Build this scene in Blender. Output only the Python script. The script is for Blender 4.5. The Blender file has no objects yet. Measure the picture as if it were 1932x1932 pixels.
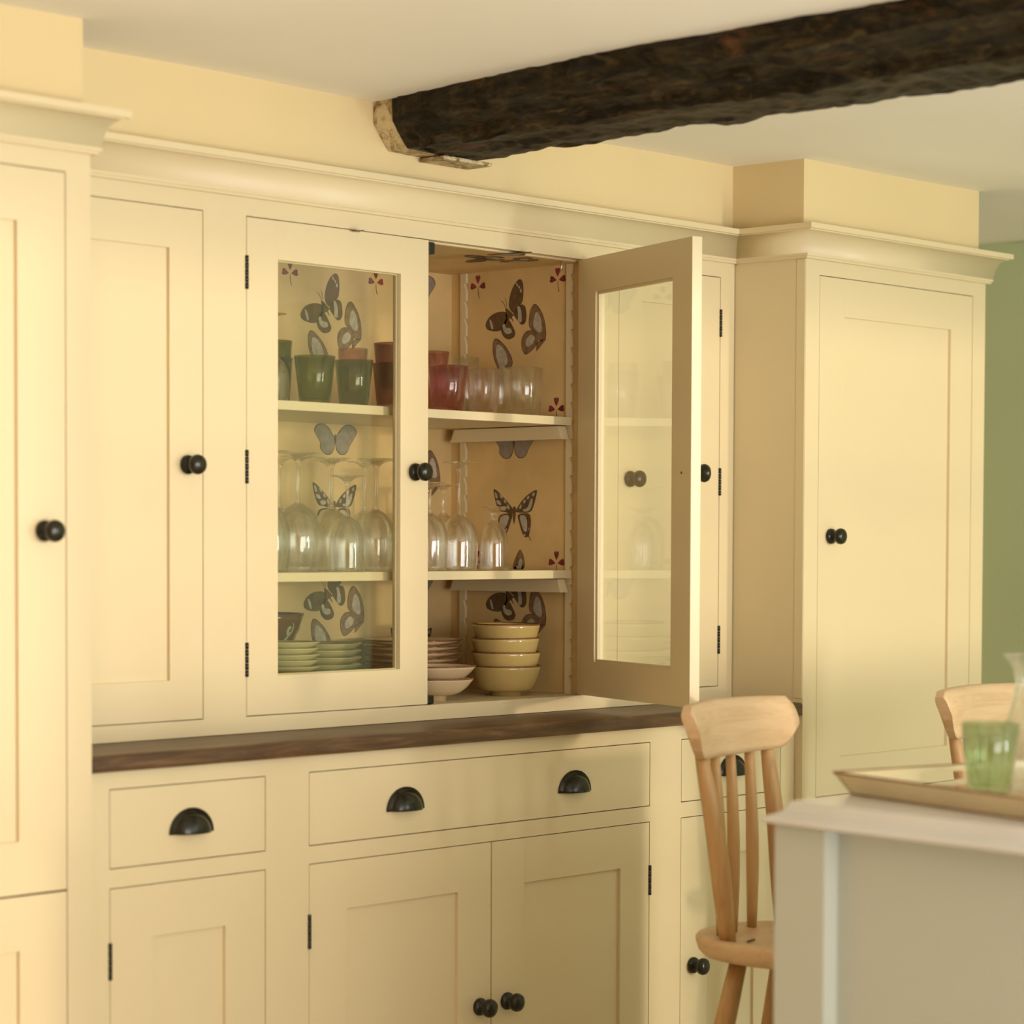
import bpy, bmesh, math, random
from mathutils import Vector, Matrix, noise
random.seed(7)
scene = bpy.context.scene
COL = scene.collection

# ------------------------------------------------------------------ camera
CAM = Vector((-2.44209, -3.135, 1.2561))
yaw, pitch, roll = math.radians(47.5417), math.radians(-2.1471), math.radians(0.2175)
cd = bpy.data.cameras.new('camera'); cam = bpy.data.objects.new('camera', cd); COL.objects.link(cam)
fw = Vector((math.sin(yaw)*math.cos(pitch), math.cos(yaw)*math.cos(pitch), math.sin(pitch)))
rt = Vector((math.cos(yaw), -math.sin(yaw), 0)); up = rt.cross(fw)
r2 = math.cos(roll)*rt + math.sin(roll)*up; u2 = -math.sin(roll)*rt + math.cos(roll)*up
M = Matrix((r2, u2, -fw)).transposed().to_4x4(); M.translation = CAM
cam.matrix_world = M
cd.sensor_width = 36; cd.lens = 4766.79/1932*36; cd.shift_y = (1199.79-966)/1932
cd.clip_start = 0.05; cd.clip_end = 100
cd.dof.use_dof = True; cd.dof.focus_distance = 4.95; cd.dof.aperture_fstop = 3.4
scene.camera = cam
scene.cycles.transparent_max_bounces = 48; scene.cycles.transmission_bounces = 16; scene.cycles.max_bounces = 20

# ------------------------------------------------------------------ light, world, exposure
scene.view_settings.view_transform = 'Standard'; scene.view_settings.look = 'None'
scene.view_settings.gamma = 1; scene.view_settings.use_curve_mapping = False
scene.view_settings.exposure = -0.10
w = bpy.data.worlds.new('world'); scene.world = w; w.use_nodes = True
bg = w.node_tree.nodes['Background']; bg.inputs[0].default_value = (0.86, 0.93, 1.0, 1); bg.inputs[1].default_value = 2.0

def area(name, loc, rot, sx, sy, power, color):
    l = bpy.data.lights.new(name, 'AREA'); l.shape = 'RECTANGLE'; l.size = sx; l.size_y = sy
    l.energy = power; l.color = color
    o = bpy.data.objects.new(name, l); COL.objects.link(o); o.location = loc; o.rotation_euler = rot
    return o
R90 = math.radians(90)
# daylight entering at the windows of the front wall (behind the camera)
area('window_daylight', (-0.75, -4.42, 1.04), (math.radians(116), 0, 0), 2.2, 1.85, 98, (1.0, 0.93, 0.86))
area('window_daylight', (1.78, -4.42, 1.04), (math.radians(114), 0, 0), 0.24, 1.85, 56, (0.95, 1.0, 0.93))
sl = bpy.data.lights.new('sun', 'SUN'); sl.energy = 1.0; sl.angle = math.radians(2); sl.color = (1.0, 0.80, 0.62)
so = bpy.data.objects.new('sun', sl); COL.objects.link(so)
so.rotation_euler = Vector((-0.10, 1.0, -0.045)).to_track_quat('-Z', 'Y').to_euler()

# ------------------------------------------------------------------ materials
def nt(name):
    m = bpy.data.materials.new(name); m.use_nodes = True
    return m, m.node_tree, m.node_tree.nodes['Principled BSDF']
def coords(t, scale=(1, 1, 1)):
    tc = t.nodes.new('ShaderNodeTexCoord'); mp = t.nodes.new('ShaderNodeMapping')
    mp.inputs['Scale'].default_value = scale; t.links.new(tc.outputs['Object'], mp.inputs[0]); return mp
def noise_tex(t, mp, scale, detail=4, rough=.5, dist=0):
    n = t.nodes.new('ShaderNodeTexNoise'); n.inputs['Scale'].default_value = scale; n.inputs['Detail'].default_value = detail
    n.inputs['Roughness'].default_value = rough; n.inputs['Distortion'].default_value = dist
    t.links.new(mp.outputs[0], n.inputs['Vector']); return n
def ramp(t, src, stops):
    r = t.nodes.new('ShaderNodeValToRGB'); e = r.color_ramp.elements
    while len(e) < len(stops): e.new(0.5)
    for i, (p, c) in enumerate(stops): e[i].position = p; e[i].color = (*c, 1)
    t.links.new(src, r.inputs[0]); return r
def bump(t, bs, src, strength, dist=.002):
    b = t.nodes.new('ShaderNodeBump'); b.inputs['Strength'].default_value = strength; b.inputs['Distance'].default_value = dist
    t.links.new(src, b.inputs['Height']); t.links.new(b.outputs[0], bs.inputs['Normal'])
def paint(name, c, rough=.38, var=.05, sc=3, bs_=.15, spec=.4, bsc=60):
    m, t, b = nt(name); mp = coords(t)
    n = noise_tex(t, mp, sc, 3)
    lo = tuple(x*(1-var) for x in c); hi = tuple(min(1, x*(1+var)) for x in c)
    r = ramp(t, n.outputs['Fac'], [(.3, lo), (.7, hi)]); t.links.new(r.outputs[0], b.inputs['Base Color'])
    b.inputs['Roughness'].default_value = rough; b.inputs['Specular IOR Level'].default_value = spec
    n2 = noise_tex(t, mp, bsc, 2); bump(t, b, n2.outputs['Fac'], bs_, .0006)
    return m
def wood(name, cols, scale=(1, 1, 1), rough=.45, sc=6, dist=1.5, bs_=.3):
    m, t, b = nt(name); mp = coords(t, scale)
    n = noise_tex(t, mp, sc, 6, .6, dist)
    r = ramp(t, n.outputs['Fac'], [(.25 + .5*i/(len(cols)-1), c) for i, c in enumerate(cols)])
    t.links.new(r.outputs[0], b.inputs['Base Color']); b.inputs['Roughness'].default_value = rough
    n2 = noise_tex(t, mp, sc*5, 4, .6, .4); bump(t, b, n2.outputs['Fac'], bs_, .001)
    return m
def glass(name, tint, refr=0.35, rough=0.02, ior=1.45, f0=.045):
    # clear part passes straight through (thin glass), the rest bends the light; surface reflection by Fresnel
    m = bpy.data.materials.new(name); m.use_nodes = True; t = m.node_tree; t.nodes.clear()
    out = t.nodes.new('ShaderNodeOutputMaterial'); tr = t.nodes.new('ShaderNodeBsdfTransparent'); tr.inputs[0].default_value = (*tint, 1)
    gl = t.nodes.new('ShaderNodeBsdfGlossy'); gl.inputs[0].default_value = (1, 1, 1, 1); gl.inputs['Roughness'].default_value = rough
    lw = t.nodes.new('ShaderNodeLayerWeight'); lw.inputs[0].default_value = .5
    pw = t.nodes.new('ShaderNodeMath'); pw.operation = 'POWER'; pw.inputs[1].default_value = 4.0; t.links.new(lw.outputs['Facing'], pw.inputs[0])
    fr = t.nodes.new('ShaderNodeMath'); fr.operation = 'MULTIPLY_ADD'; fr.inputs[1].default_value = .9; fr.inputs[2].default_value = f0; t.links.new(pw.outputs[0], fr.inputs[0])
    mx = t.nodes.new('ShaderNodeMixShader'); t.links.new(fr.outputs[0], mx.inputs[0]); t.links.new(tr.outputs[0], mx.inputs[1]); t.links.new(gl.outputs[0], mx.inputs[2])
    last = mx
    if refr > 0:
        g = t.nodes.new('ShaderNodeBsdfGlass'); g.inputs['Color'].default_value = (*tint, 1); g.inputs['Roughness'].default_value = rough; g.inputs['IOR'].default_value = ior
        m2 = t.nodes.new('ShaderNodeMixShader'); m2.inputs[0].default_value = refr
        t.links.new(mx.outputs[0], m2.inputs[1]); t.links.new(g.outputs[0], m2.inputs[2]); last = m2
    t.links.new(last.outputs[0], out.inputs[0]); return m

CREAM = (0.745, 0.625, 0.39)
MAT = {}
MAT['cream'] = paint('cream_paint', CREAM, .36, .02, 2, .12, .45)
MAT['wall'] = paint('wall_paint', (0.74, 0.595, 0.33), .7, .03, 1.5, .25, .2, 25)
MAT['ceiling'] = paint('ceiling_plaster', (0.91, 0.88, 0.80), .8, .04, 1.2, .5, .15, 9)
MAT['green'] = paint('green_wall_paint', (0.50, 0.56, 0.34), .7, .08, 1.0, .3, .2, 20)
MAT['floor'] = wood('pale_limestone_floor', [(.60, .52, .38), (.70, .62, .47)], (1, 1, 1), .5)  # unseen floor, made pale to bounce light up to the ceiling
MAT['dark'] = paint('dark_recess_shade', (0.20, 0.11, 0.05), .8, .05)  # dark backing: shade in gaps and recesses is put into the colour
MAT['black'] = paint('black_iron', (0.018, 0.016, 0.008), .25, .15, 20, .1, .4)
MAT['steel'] = paint('bright_steel', (0.75, 0.75, 0.72), .25, .05); MAT['steel'].node_tree.nodes['Principled BSDF'].inputs['Metallic'].default_value = .9
MAT['pane'] = glass('window_pane_glass', (0.96, 0.97, 0.93), 0, .0, 1.45)
MAT['clear'] = glass('clear_glass', (0.985, 0.99, 0.98), .25)
MAT['wine'] = glass('wine_glass', (0.99, 0.99, 0.98), .3, f0=.06)
MAT['green_glass'] = glass('green_glass', (0.72, 0.74, 0.37), .35, .005)
MAT['table_green'] = glass('pale_green_glass', (0.84, 0.91, 0.80), .25, .03)
MAT['purple_glass'] = glass('purple_glass', (0.72, 0.58, 0.62), .35, .005)
MAT['pink_glass'] = glass('pink_glass', (0.92, 0.77, 0.77), .35, .01)
MAT['faceted'] = glass('faint_pink_glass', (0.985, 0.955, 0.95), .25)
MAT['paper'] = paint('golden_buff_paper', (0.72, 0.52, 0.24), .6, .10, 9, .2, .3)
MAT['print_brown'] = paint('brown_print', (0.14, 0.078, 0.032), .6, .25, 90)
MAT['print_mid'] = paint('mid_brown_print', (0.25, 0.15, 0.08), .6, .3, 90)
MAT['print_pale'] = paint('pale_print', (0.50, 0.45, 0.34), .6, .2, 120)
MAT['print_grey'] = paint('grey_print', (0.30, 0.25, 0.20), .6, .15, 90)
MAT['print_red'] = paint('wine_red_print', (0.25, 0.03, 0.035), .6, .4, 60)
MAT['yellow_glaze'] = paint('ochre_glaze', (0.53, 0.39, 0.15), .12, .06, 12, .05, .6)
MAT['cream_glaze'] = paint('cream_glaze', (0.70, 0.54, 0.33), .15, .04, 12, .05, .6)
MAT['shaded_cream'] = paint('cream_glaze_in_shade', (0.50, 0.43, 0.20), .15, .04, 12, .05, .6)  # cream crockery; the greenish shade over it is in the colour
MAT['rim_brown'] = paint('brown_rim_glaze', (0.22, 0.08, 0.03), .2, .3, 120)
MAT['swirl_brown'] = paint('dark_brown_glaze', (0.11, 0.038, 0.016), .15, .2, 60)
MAT['swirl_pale'] = paint('pale_slip', (0.33, 0.33, 0.20), .2, .1, 60)
MAT['ash'] = wood('ash_wood_sunlit', [(.60, .39, .20), (.72, .50, .29), (.78, .57, .35)], (1.5, 6, 14), .42, 4, 1.2, .12)  # brightened ash: sun on the crest is put into the colour
MAT['ash_long_shaded'] = wood('ash_wood_long_grain_shaded', [(.42, .23, .09), (.55, .33, .14), (.60, .37, .17)], (14, 14, 1), .42, 4, 1.2, .12)  # same ash darkened: shade on posts and legs is in the colour
MAT['marble'] = paint('white_marble', (0.72, 0.71, 0.69), .22, .06, 4, .03, .5)
MAT['grey_paint'] = paint('grey_green_paint', (0.52, 0.55, 0.49), .42, .03, 2, .1, .4)
MAT['tray'] = paint('cream_tray_paint', (0.70, 0.60, 0.38), .4, .06, 8, .15)
MAT['tray_edge'] = paint('worn_brown_edge', (0.28, 0.12, 0.04), .6, .3, 40)
MAT['white_line'] = paint('old_white_paint', (0.68, 0.58, 0.38), .6, .2, 60)

MAT['brown_wall'] = paint('warm_bounce_wall', (0.50, 0.27, 0.09), .8, .05)  # unseen wall, coloured to darken and warm the bounce on left-facing sides
# worn dark worktop
m, t, b = nt('stained_worktop_wood'); mp = coords(t, (1, 9, 9))
n = noise_tex(t, mp, 5, 8, .65, 1.0); r = ramp(t, n.outputs['Fac'], [(.30, (.050, .024, .010)), (.5, (.095, .048, .018)), (.70, (.20, .105, .042))])
t.links.new(r.outputs[0], b.inputs['Base Color']); b.inputs['Roughness'].default_value = .42
n2 = noise_tex(t, mp, 40, 5, .6); bump(t, b, n2.outputs['Fac'], .35, .001); MAT['worktop'] = m
# old beam
m, t, b = nt('old_oak_beam'); mp = coords(t, (1, .22, 1))
n = noise_tex(t, mp, 34, 10, .72, 1.6); r = ramp(t, n.outputs['Fac'], [(.34, (.006, .004, .001)), (.47, (.022, .013, .003)), (.57, (.062, .040, .010)), (.70, (.17, .112, .038))])
mp2 = coords(t, (1, .5, 1)); n3 = noise_tex(t, mp2, 13, 9, .75, .8); r3 = ramp(t, n3.outputs['Fac'], [(.58, (0, 0, 0)), (.66, (1, 1, 1))])
mix = t.nodes.new('ShaderNodeMix'); mix.data_type = 'RGBA'; t.links.new(r3.outputs[0], mix.inputs[0]); t.links.new(r.outputs[0], mix.inputs[6]); mix.inputs[7].default_value = (.17, .062, .018, 1)
t.links.new(mix.outputs[2], b.inputs['Base Color']); b.inputs['Roughness'].default_value = .46; b.inputs['Specular IOR Level'].default_value = .28
n2 = noise_tex(t, mp, 45, 8, .7, .9); bump(t, b, n2.outputs['Fac'], 1.0, .03); MAT['beam'] = m
m, t, b = nt('mottled_stub_paint'); mp = coords(t)
n = noise_tex(t, mp, 38, 6, .7, .8); r = ramp(t, n.outputs['Fac'], [(.36, (.16, .09, .035)), (.46, (.42, .31, .16)), (.54, (.66, .54, .32)), (.7, (.70, .58, .36))])
t.links.new(r.outputs[0], b.inputs['Base Color']); b.inputs['Roughness'].default_value = .7; bump(t, b, n.outputs['Fac'], .6, .004); MAT['stub'] = m
# tray floor print
m, t, b = nt('faded_floral_print'); mp = coords(t)
n = noise_tex(t, mp, 22, 2, .4, .8); r = ramp(t, n.outputs['Fac'], [(.35, (.66, .52, .28)), (.56, (.66, .52, .28)), (.60, (.52, .12, .10)), (.66, (.66, .52, .30)), (.72, (.16, .24, .12))])
t.links.new(r.outputs[0], b.inputs['Base Color']); b.inputs['Roughness'].default_value = .35; MAT['floral'] = m

# ------------------------------------------------------------------ mesh helpers
def BM(): return bmesh.new()
def box(bm, x0, x1, y0, y1, z0, z1, bev=0.0):
    g = bmesh.ops.create_cube(bm, size=1.0)
    vs = g['verts']
    for v in vs:
        v.co = Vector((x0+(v.co.x+.5)*(x1-x0), y0+(v.co.y+.5)*(y1-y0), z0+(v.co.z+.5)*(z1-z0)))
    if bev > 0:
        es = list({e for v in vs for e in v.link_edges})
        bmesh.ops.bevel(bm, geom=es, offset=bev, segments=2, affect='EDGES', profile=.6)
    return bm
def lathe(bm, prof, cx=0, cy=0, cz=0, seg=40, closed=False, wob=None):
    rings = []
    for (r_, z_) in prof:
        ring = []
        for k in range(seg):
            a = 2*math.pi*k/seg; rr = r_ if wob is None else r_*wob(a, z_)
            ring.append(bm.verts.new((cx+rr*math.cos(a), cy+rr*math.sin(a), cz+z_)))
        rings.append(ring)
    n = len(rings)
    for i in range(n if closed else n-1):
        A, B_ = rings[i], rings[(i+1) % n]
        for k in range(seg):
            f = bm.faces.new((A[k], A[(k+1) % seg], B_[(k+1) % seg], B_[k])); f.smooth = True
    if not closed:
        if prof[0][0] > 1e-6: bm.faces.new(list(reversed(rings[0])))
        if prof[-1][0] > 1e-6: bm.faces.new(rings[-1])
    bmesh.ops.remove_doubles(bm, verts=bm.verts, dist=1e-6)
    bmesh.ops.recalc_face_normals(bm, faces=bm.faces)
    return bm
def tube(bm, pts, rad, seg=14, caps=True):
    pts = [Vector(p) for p in pts]
    if not isinstance(rad, (list, tuple)): rad = [rad]*len(pts)
    rings = []; prev = None
    for i, p in enumerate(pts):
        d = (pts[min(i+1, len(pts)-1)] - pts[max(i-1, 0)]).normalized()
        if prev is None:
            a = Vector((1, 0, 0)) if abs(d.x) < .9 else Vector((0, 1, 0)); u = d.cross(a).normalized()
        else: u = (prev - d*prev.dot(d)).normalized()
        prev = u; v = d.cross(u)
        rings.append([bm.verts.new(p + rad[i]*(math.cos(2*math.pi*k/seg)*u + math.sin(2*math.pi*k/seg)*v)) for k in range(seg)])
    for A, B_ in zip(rings, rings[1:]):
        for k in range(seg):
            f = bm.faces.new((A[k], A[(k+1) % seg], B_[(k+1) % seg], B_[k])); f.smooth = True
    if caps: bm.faces.new(list(reversed(rings[0]))); bm.faces.new(rings[-1])
    bmesh.ops.recalc_face_normals(bm, faces=bm.faces)
    return bm
def prism(bm, poly, vec):
    """poly: list of 3d points; vec: extrusion"""
    vec = Vector(vec); a = [bm.verts.new(Vector(p)) for p in poly]; b_ = [bm.verts.new(Vector(p)+vec) for p in poly]
    n = len(poly)
    bm.faces.new(list(reversed(a))); bm.faces.new(b_)
    for i in range(n): bm.faces.new((a[i], a[(i+1) % n], b_[(i+1) % n], b_[i]))
    bmesh.ops.recalc_face_normals(bm, faces=bm.faces)
    return bm
def thing(name, label, cat, loc=(0, 0, 0), rz=0, group=None):
    o = bpy.data.objects.new(name, None); COL.objects.link(o); o.empty_display_size = .05
    o.location = loc; o.rotation_euler = (0, 0, rz); o['label'] = label; o['category'] = cat
    if group: o['group'] = group
    return o
def obj(name, bm, mat, parent=None, origin=None, loc=None, smooth=False, rz=0):
    """mesh verts are in the space of the parent's root (world axes when origin is the root's location)"""
    if origin is not None: bmesh.ops.translate(bm, verts=bm.verts, vec=-Vector(origin))
    me = bpy.data.meshes.new(name); bm.to_mesh(me); bm.free()
    if smooth:
        for p in me.polygons: p.use_smooth = True
    for mm in (mat if isinstance(mat, (list, tuple)) else [mat]): me.materials.append(MAT[mm])
    o = bpy.data.objects.new(name, me); COL.objects.link(o)
    if parent: o.parent = parent
    if loc: o.location = loc
    if rz: o.rotation_euler = (0, 0, rz)
    return o
def tag(o, label, cat, group=None):
    o['label'] = label; o['category'] = cat
    if group: o['group'] = group
    return o
def struct(name, bm, mat):
    o = obj(name, bm, mat); o['kind'] = 'structure'; return o
def copy_tree(o, parent=None):
    c = o.copy(); COL.objects.link(c)
    if parent: c.parent = parent
    for ch in list(o.children): copy_tree(ch, c)
    return c
# ------------------------------------------------------------------ room shell
ZC = 2.052
U, W, TR = 0.1657, -0.0194, 1.8649      # wall-cabinet plane, tall-cabinet plane, left face of the right tall cabinet
XL, XR, YF, YB = -3.3, 3.39, -4.5, 0.60
struct('floor', box(BM(), XL-.1, XR+.1, YF-.1, YB+.1, -.1, 0), 'floor')
# ceiling plaster, gently uneven
bm = BM(); bmesh.ops.create_grid(bm, x_segments=70, y_segments=60, size=.5)
for v in bm.verts:
    x = XL-.05+(v.co.x+.5)*(XR-XL+.1); y = YF-.05+(v.co.y+.5)*(YB-YF+.1)
    v.co = Vector((x, y, ZC+.006*noise.noise(Vector((x*1.3, y*1.3, 0)))))
ext = bmesh.ops.extrude_face_region(bm, geom=bm.faces[:])
bmesh.ops.translate(bm, verts=[e for e in ext['geom'] if isinstance(e, bmesh.types.BMVert)], vec=(0, 0, .15))
bmesh.ops.recalc_face_normals(bm, faces=bm.faces)
struct('ceiling', bm, 'ceiling').data.polygons.foreach_set('use_smooth', [True]*len(bpy.data.objects['ceiling'].data.polygons))
struct('wall_back', box(BM(), XL-.1, XR+.1, YB, YB+.12, 0, ZC+.05), 'wall')
# green wall with a ragged plaster edge at the ceiling
bm = BM(); ys = [YF + i*(YB-YF)/90 for i in range(91)]
zt = [ZC-.001-.010*abs(noise.noise(Vector((y*14, 3, 0)))) for y in ys]
poly = [(XR, YF, 0)] + [(XR, YB, 0)] + [(XR, y, z) for y, z in reversed(list(zip(ys, zt)))]
prism(bm, poly, (.1, 0, 0)); struct('wall_right', bm, 'green')
struct('trim_1', box(BM(), XR+.004, XR+.1, YF, YB, ZC-.03, ZC+.05), 'white_line')
def wall_with_openings(along, a0, a1, pos, thick, openings):
    """wall built from boxes round window openings (a0,a1,z0,z1)"""
    bm = BM()
    def bb(u0, u1, z0, z1):
        if along == 'x': box(bm, u0, u1, pos-thick, pos, z0, z1)
        else: box(bm, pos-thick, pos, u0, u1, z0, z1)
    u = a0
    for (o0, o1, z0, z1) in openings:
        bb(u, o0, 0, ZC+.05); bb(o0, o1, 0, z0); bb(o0, o1, z1, ZC+.05); u = o1
    bb(u, a1, 0, ZC+.05)
    return bm
struct('wall_front', wall_with_openings('x', XL, XR, YF, .12, [(-2.0, .45, .12, 1.98), (.55, 1.46, 1.16, 1.98), (1.52, 2.04, .12, 1.98), (2.10, 3.2, 1.16, 1.98)]), 'wall')
struct('wall_left', box(BM(), XL-.12, XL, YF-.1, YB, 0, ZC+.05), 'brown_wall')
def window(name, along, a0, a1, pos, z0, z1, n):
    bm = BM(); d = .05
    def bb(u0, u1, za, zb, dd=d):
        if along == 'x': box(bm, u0, u1, pos-.09, pos-.09+dd, za, zb)
        else: box(bm, pos-.09, pos-.09+dd, u0, u1, za, zb)
    f = .04
    bb(a0, a0+f, z0, z1); bb(a1-f, a1, z0, z1); bb(a0+f, a1-f, z0, z0+f); bb(a0+f, a1-f, z1-f, z1)
    for k in range(1, n): x = a0+(a1-a0)*k/n; bb(x-.012, x+.012, z0+f, z1-f, .04)
    zm = (z0+z1)/2; bb(a0+f, a1-f, zm-.010, zm+.010, .034)
    struct(name, bm, 'white_line')
window('window_1', 'x', -2.0, .45, YF, .12, 1.98, 3); window('window_2', 'x', .55, 1.46, YF, 1.16, 1.98, 1)
window('window_3', 'x', 1.52, 2.04, YF, .12, 1.98, 1); window('window_4', 'x', 2.10, 3.2, YF, 1.16, 1.98, 1)
# plastered bulkhead above the cabinets
bm = BM()
poly = [(-1.2, YB-.002), (-1.2, W+.001), (-.0134, W+.001), (-.0134, U+.001), (1.8564, U+.001), (1.8564, W+.001), (2.53, W+.001), (2.53, YB-.002)]
prism(bm, [(x, y, 1.916) for x, y in poly], (0, 0, ZC-1.916+.03)); struct('wall_bulkhead', bm, 'wall')

# ------------------------------------------------------------------ ceiling beam
root = thing('ceiling_beam', 'rough black-brown old oak beam running under the white ceiling to the cabinet wall', 'beam', (.9, -1, 2.0))
def beam_section(y):
    k = min(1, max(0, (.12-y)/.6))
    xt = .787-.085*k
    n1 = lambda s, f=3: noise.noise(Vector((s, y*f, s*3)))
    return [(xt+.008*n1(1, 9), ZC+.01), (xt+.010*k+.006*n1(2, 5), 2.012+.01*n1(3)), (.805-.012*k+.010*n1(8, 4), 1.985+.004*n1(4)), (.829-.016*k+.009*n1(5, 6), 1.966+.005*n1(6, 8)),
            (.92, 1.964+.005*n1(7, 7)), (1.012-.025*k+.012*n1(9, 8)+.006*n1(11, 25), 1.967+.006*n1(10, 9)), (1.03+.01*n1(12), 2.0), (1.03, ZC+.01)]
def sweep_y(bm, ys, sec):
    rings = [[bm.verts.new((x, y, z)) for x, z in sec(y)] for y in ys]; n = len(rings[0])
    for A, B_ in zip(rings, rings[1:]):
        for k in range(n): bm.faces.new((A[k], A[(k+1) % n], B_[(k+1) % n], B_[k]))
    bm.faces.new(list(reversed(rings[0]))); bm.faces.new(rings[-1]); bmesh.ops.recalc_face_normals(bm, faces=bm.faces)
    return bm
ys = [.117-.008*i for i in range(195)]; ys += [ys[-1]-.06*i for i in range(1, 52)]
ys = [y for y in ys if y > YF+.002]
bm = sweep_y(BM(), ys, beam_section)
bmesh.ops.subdivide_edges(bm, edges=[e for e in bm.edges if abs(e.verts[0].co.y-e.verts[1].co.y) < 1e-6 and e.calc_length() > .02], cuts=3)
for v in bm.verts:
    q = v.co; f = 1 if .1 > q.y else 0
    d = .008*noise.noise(Vector((q.x*30, q.y*9, q.z*30)))+.004*noise.noise(Vector((q.x*12, q.y*3, q.z*12)))+.005*noise.noise(Vector((q.x*60, q.y*35, q.z*60)))
    d2 = .004*noise.noise(Vector((q.x*9, q.y*45, q.z*20)))
    if q.z < ZC-.001: v.co += Vector((d+d2, 0, d+.6*d2))*f
    else: v.co.x += (d+d2)*f
obj('beam_timber', bm, 'beam', root, (.9, -1, 2.0))
bm = sweep_y(BM(), [.1655, .15, .134, .118], lambda y: beam_section(.12))
o = obj('beam_end', bm, 'stub', root, (.9, -1, 2.0)); o['label'] = 'cream-painted stub of the beam'
bm = BM(); box(bm, .905, 1.035, .10, .1655, 1.955, 1.962, .002); obj('packing_slip', bm, 'stub', root, (.9, -1, 2.0))

# ------------------------------------------------------------------ joinery helpers
G = .0016   # gap round doors and drawers
def frame_bm(x0, x1, z0, z1, yf, th, holes):
    """face frame: slab x0..x1 z0..z1 with rectangular holes, cut on a grid"""
    xs = sorted({x0, x1} | {h[0] for h in holes} | {h[1] for h in holes}); zs = sorted({z0, z1} | {h[2] for h in holes} | {h[3] for h in holes})
    bm = BM(); V = {}
    def vv(x, z, y):
        k = (round(x, 5), round(z, 5), y)
        if k not in V: V[k] = bm.verts.new((x, y, z))
        return V[k]
    solid = {}
    for i in range(len(xs)-1):
        for j in range(len(zs)-1):
            cx, cz = (xs[i]+xs[i+1])/2, (zs[j]+zs[j+1])/2
            solid[i, j] = not any(h[0] < cx < h[1] and h[2] < cz < h[3] for h in holes)
    for (i, j), s in solid.items():
        if not s: continue
        a, b_, c, d = xs[i], xs[i+1], zs[j], zs[j+1]
        bm.faces.new((vv(a, c, yf), vv(b_, c, yf), vv(b_, d, yf), vv(a, d, yf)))
        bm.faces.new((vv(a, c, yf+th), vv(a, d, yf+th), vv(b_, d, yf+th), vv(b_, c, yf+th)))
        for (di, dj, p, q) in ((-1, 0, (a, c), (a, d)), (1, 0, (b_, c), (b_, d)), (0, -1, (a, c), (b_, c)), (0, 1, (a, d), (b_, d))):
            if not solid.get((i+di, j+dj), False):
                bm.faces.new((vv(*p, yf), vv(*q, yf), vv(*q, yf+th), vv(*p, yf+th)))
    bmesh.ops.recalc_face_normals(bm, faces=bm.faces)
    return bm
def door_bm(x0, x1, z0, z1, yf, st, rail, th=.021, inset=.007):
    x0 += G; x1 -= G; z0 += G; z1 -= G
    bm = BM(); b = .0008
    box(bm, x0, x0+st, yf, yf+th, z0, z1, b); box(bm, x1-st, x1, yf, yf+th, z0, z1, b)
    box(bm, x0+st-.0003, x1-st+.0003, yf+.00002, yf+th-.00002, z0, z0+rail); box(bm, x0+st-.0003, x1-st+.0003, yf+.00002, yf+th-.00002, z1-rail, z1)
    return bm
def panel_bm(x0, x1, z0, z1, yf, st, rail, inset=.007):
    return box(BM(), x0+st-.002, x1-st+.002, yf+inset, yf+inset+.006, z0+rail-.002, z1-rail+.002)
def knob(parent, x, z, yf, org):
    k = obj('knob', knob_bm(x, z, yf), 'black', parent, org); return k
def knob_bm(x, z, yf, ydir=-1):
    # base rose, neck, ball; lathed along y
    prof = [(0, 0), (.0155, 0), (.0165, .003), (.0155, .007), (.009, .0095), (.006, .012), (.0065, .015), (.012, .018), (.0165, .023), (.0172, .028), (.0155, .033), (.010, .0365), (0, .038)]
    bm = BM(); lathe(bm, prof, seg=28)
    for v in bm.verts: v.co = Vector((x+v.co.x, yf+ydir*v.co.z, z+v.co.y))
    bmesh.ops.recalc_face_normals(bm, faces=bm.faces); return bm
def hinge_bm(x, za, zb, yf):
    bm = BM(); n = 5
    for i in range(n):
        a = za+(zb-za)*i/n; b_ = za+(zb-za)*(i+1)/n-.0008
        tube(bm, [(x, yf-.001, a), (x, yf-.001, b_)], .0034, 10)
    box(bm, x-.0034, x+.0034, yf+.0005, yf+.003, za, zb)
    return bm
def cup_bm(xc, z0, yf, w=.090, h=.040):
    # half-round cup pull: back flange and bulging shell, open below
    bm = BM(); n = 24; m = 8; R = w/2
    fl = []
    for rr, dy in ((1.0, 0), (1.0, .002), (.80, .0022)):
        fl.append([bm.verts.new((xc+R*rr*math.cos(math.pi*k/n), yf-dy, z0+h*rr*math.sin(math.pi*k/n))) for k in range(n+1)])
    for j in range(1, m+1):
        t_ = math.pi/2*j/m; s = .80*math.cos(t_); dy = .0022+.021*math.sin(t_)
        fl.append([bm.verts.new((xc+R*max(s, .001)*math.cos(math.pi*k/n), yf-dy, z0+h*max(s, .001)*math.sin(math.pi*k/n))) for k in range(n+1)])
    for A, B_ in zip(fl, fl[1:]):
        for k in range(n):
            f = bm.faces.new((A[k], A[k+1], B_[k+1], B_[k])); f.smooth = True
    bmesh.ops.remove_doubles(bm, verts=bm.verts, dist=1e-5)
    bmesh.ops.solidify(bm, geom=bm.faces[:], thickness=-.0012)
    bmesh.ops.recalc_face_normals(bm, faces=bm.faces)
    return bm
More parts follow.
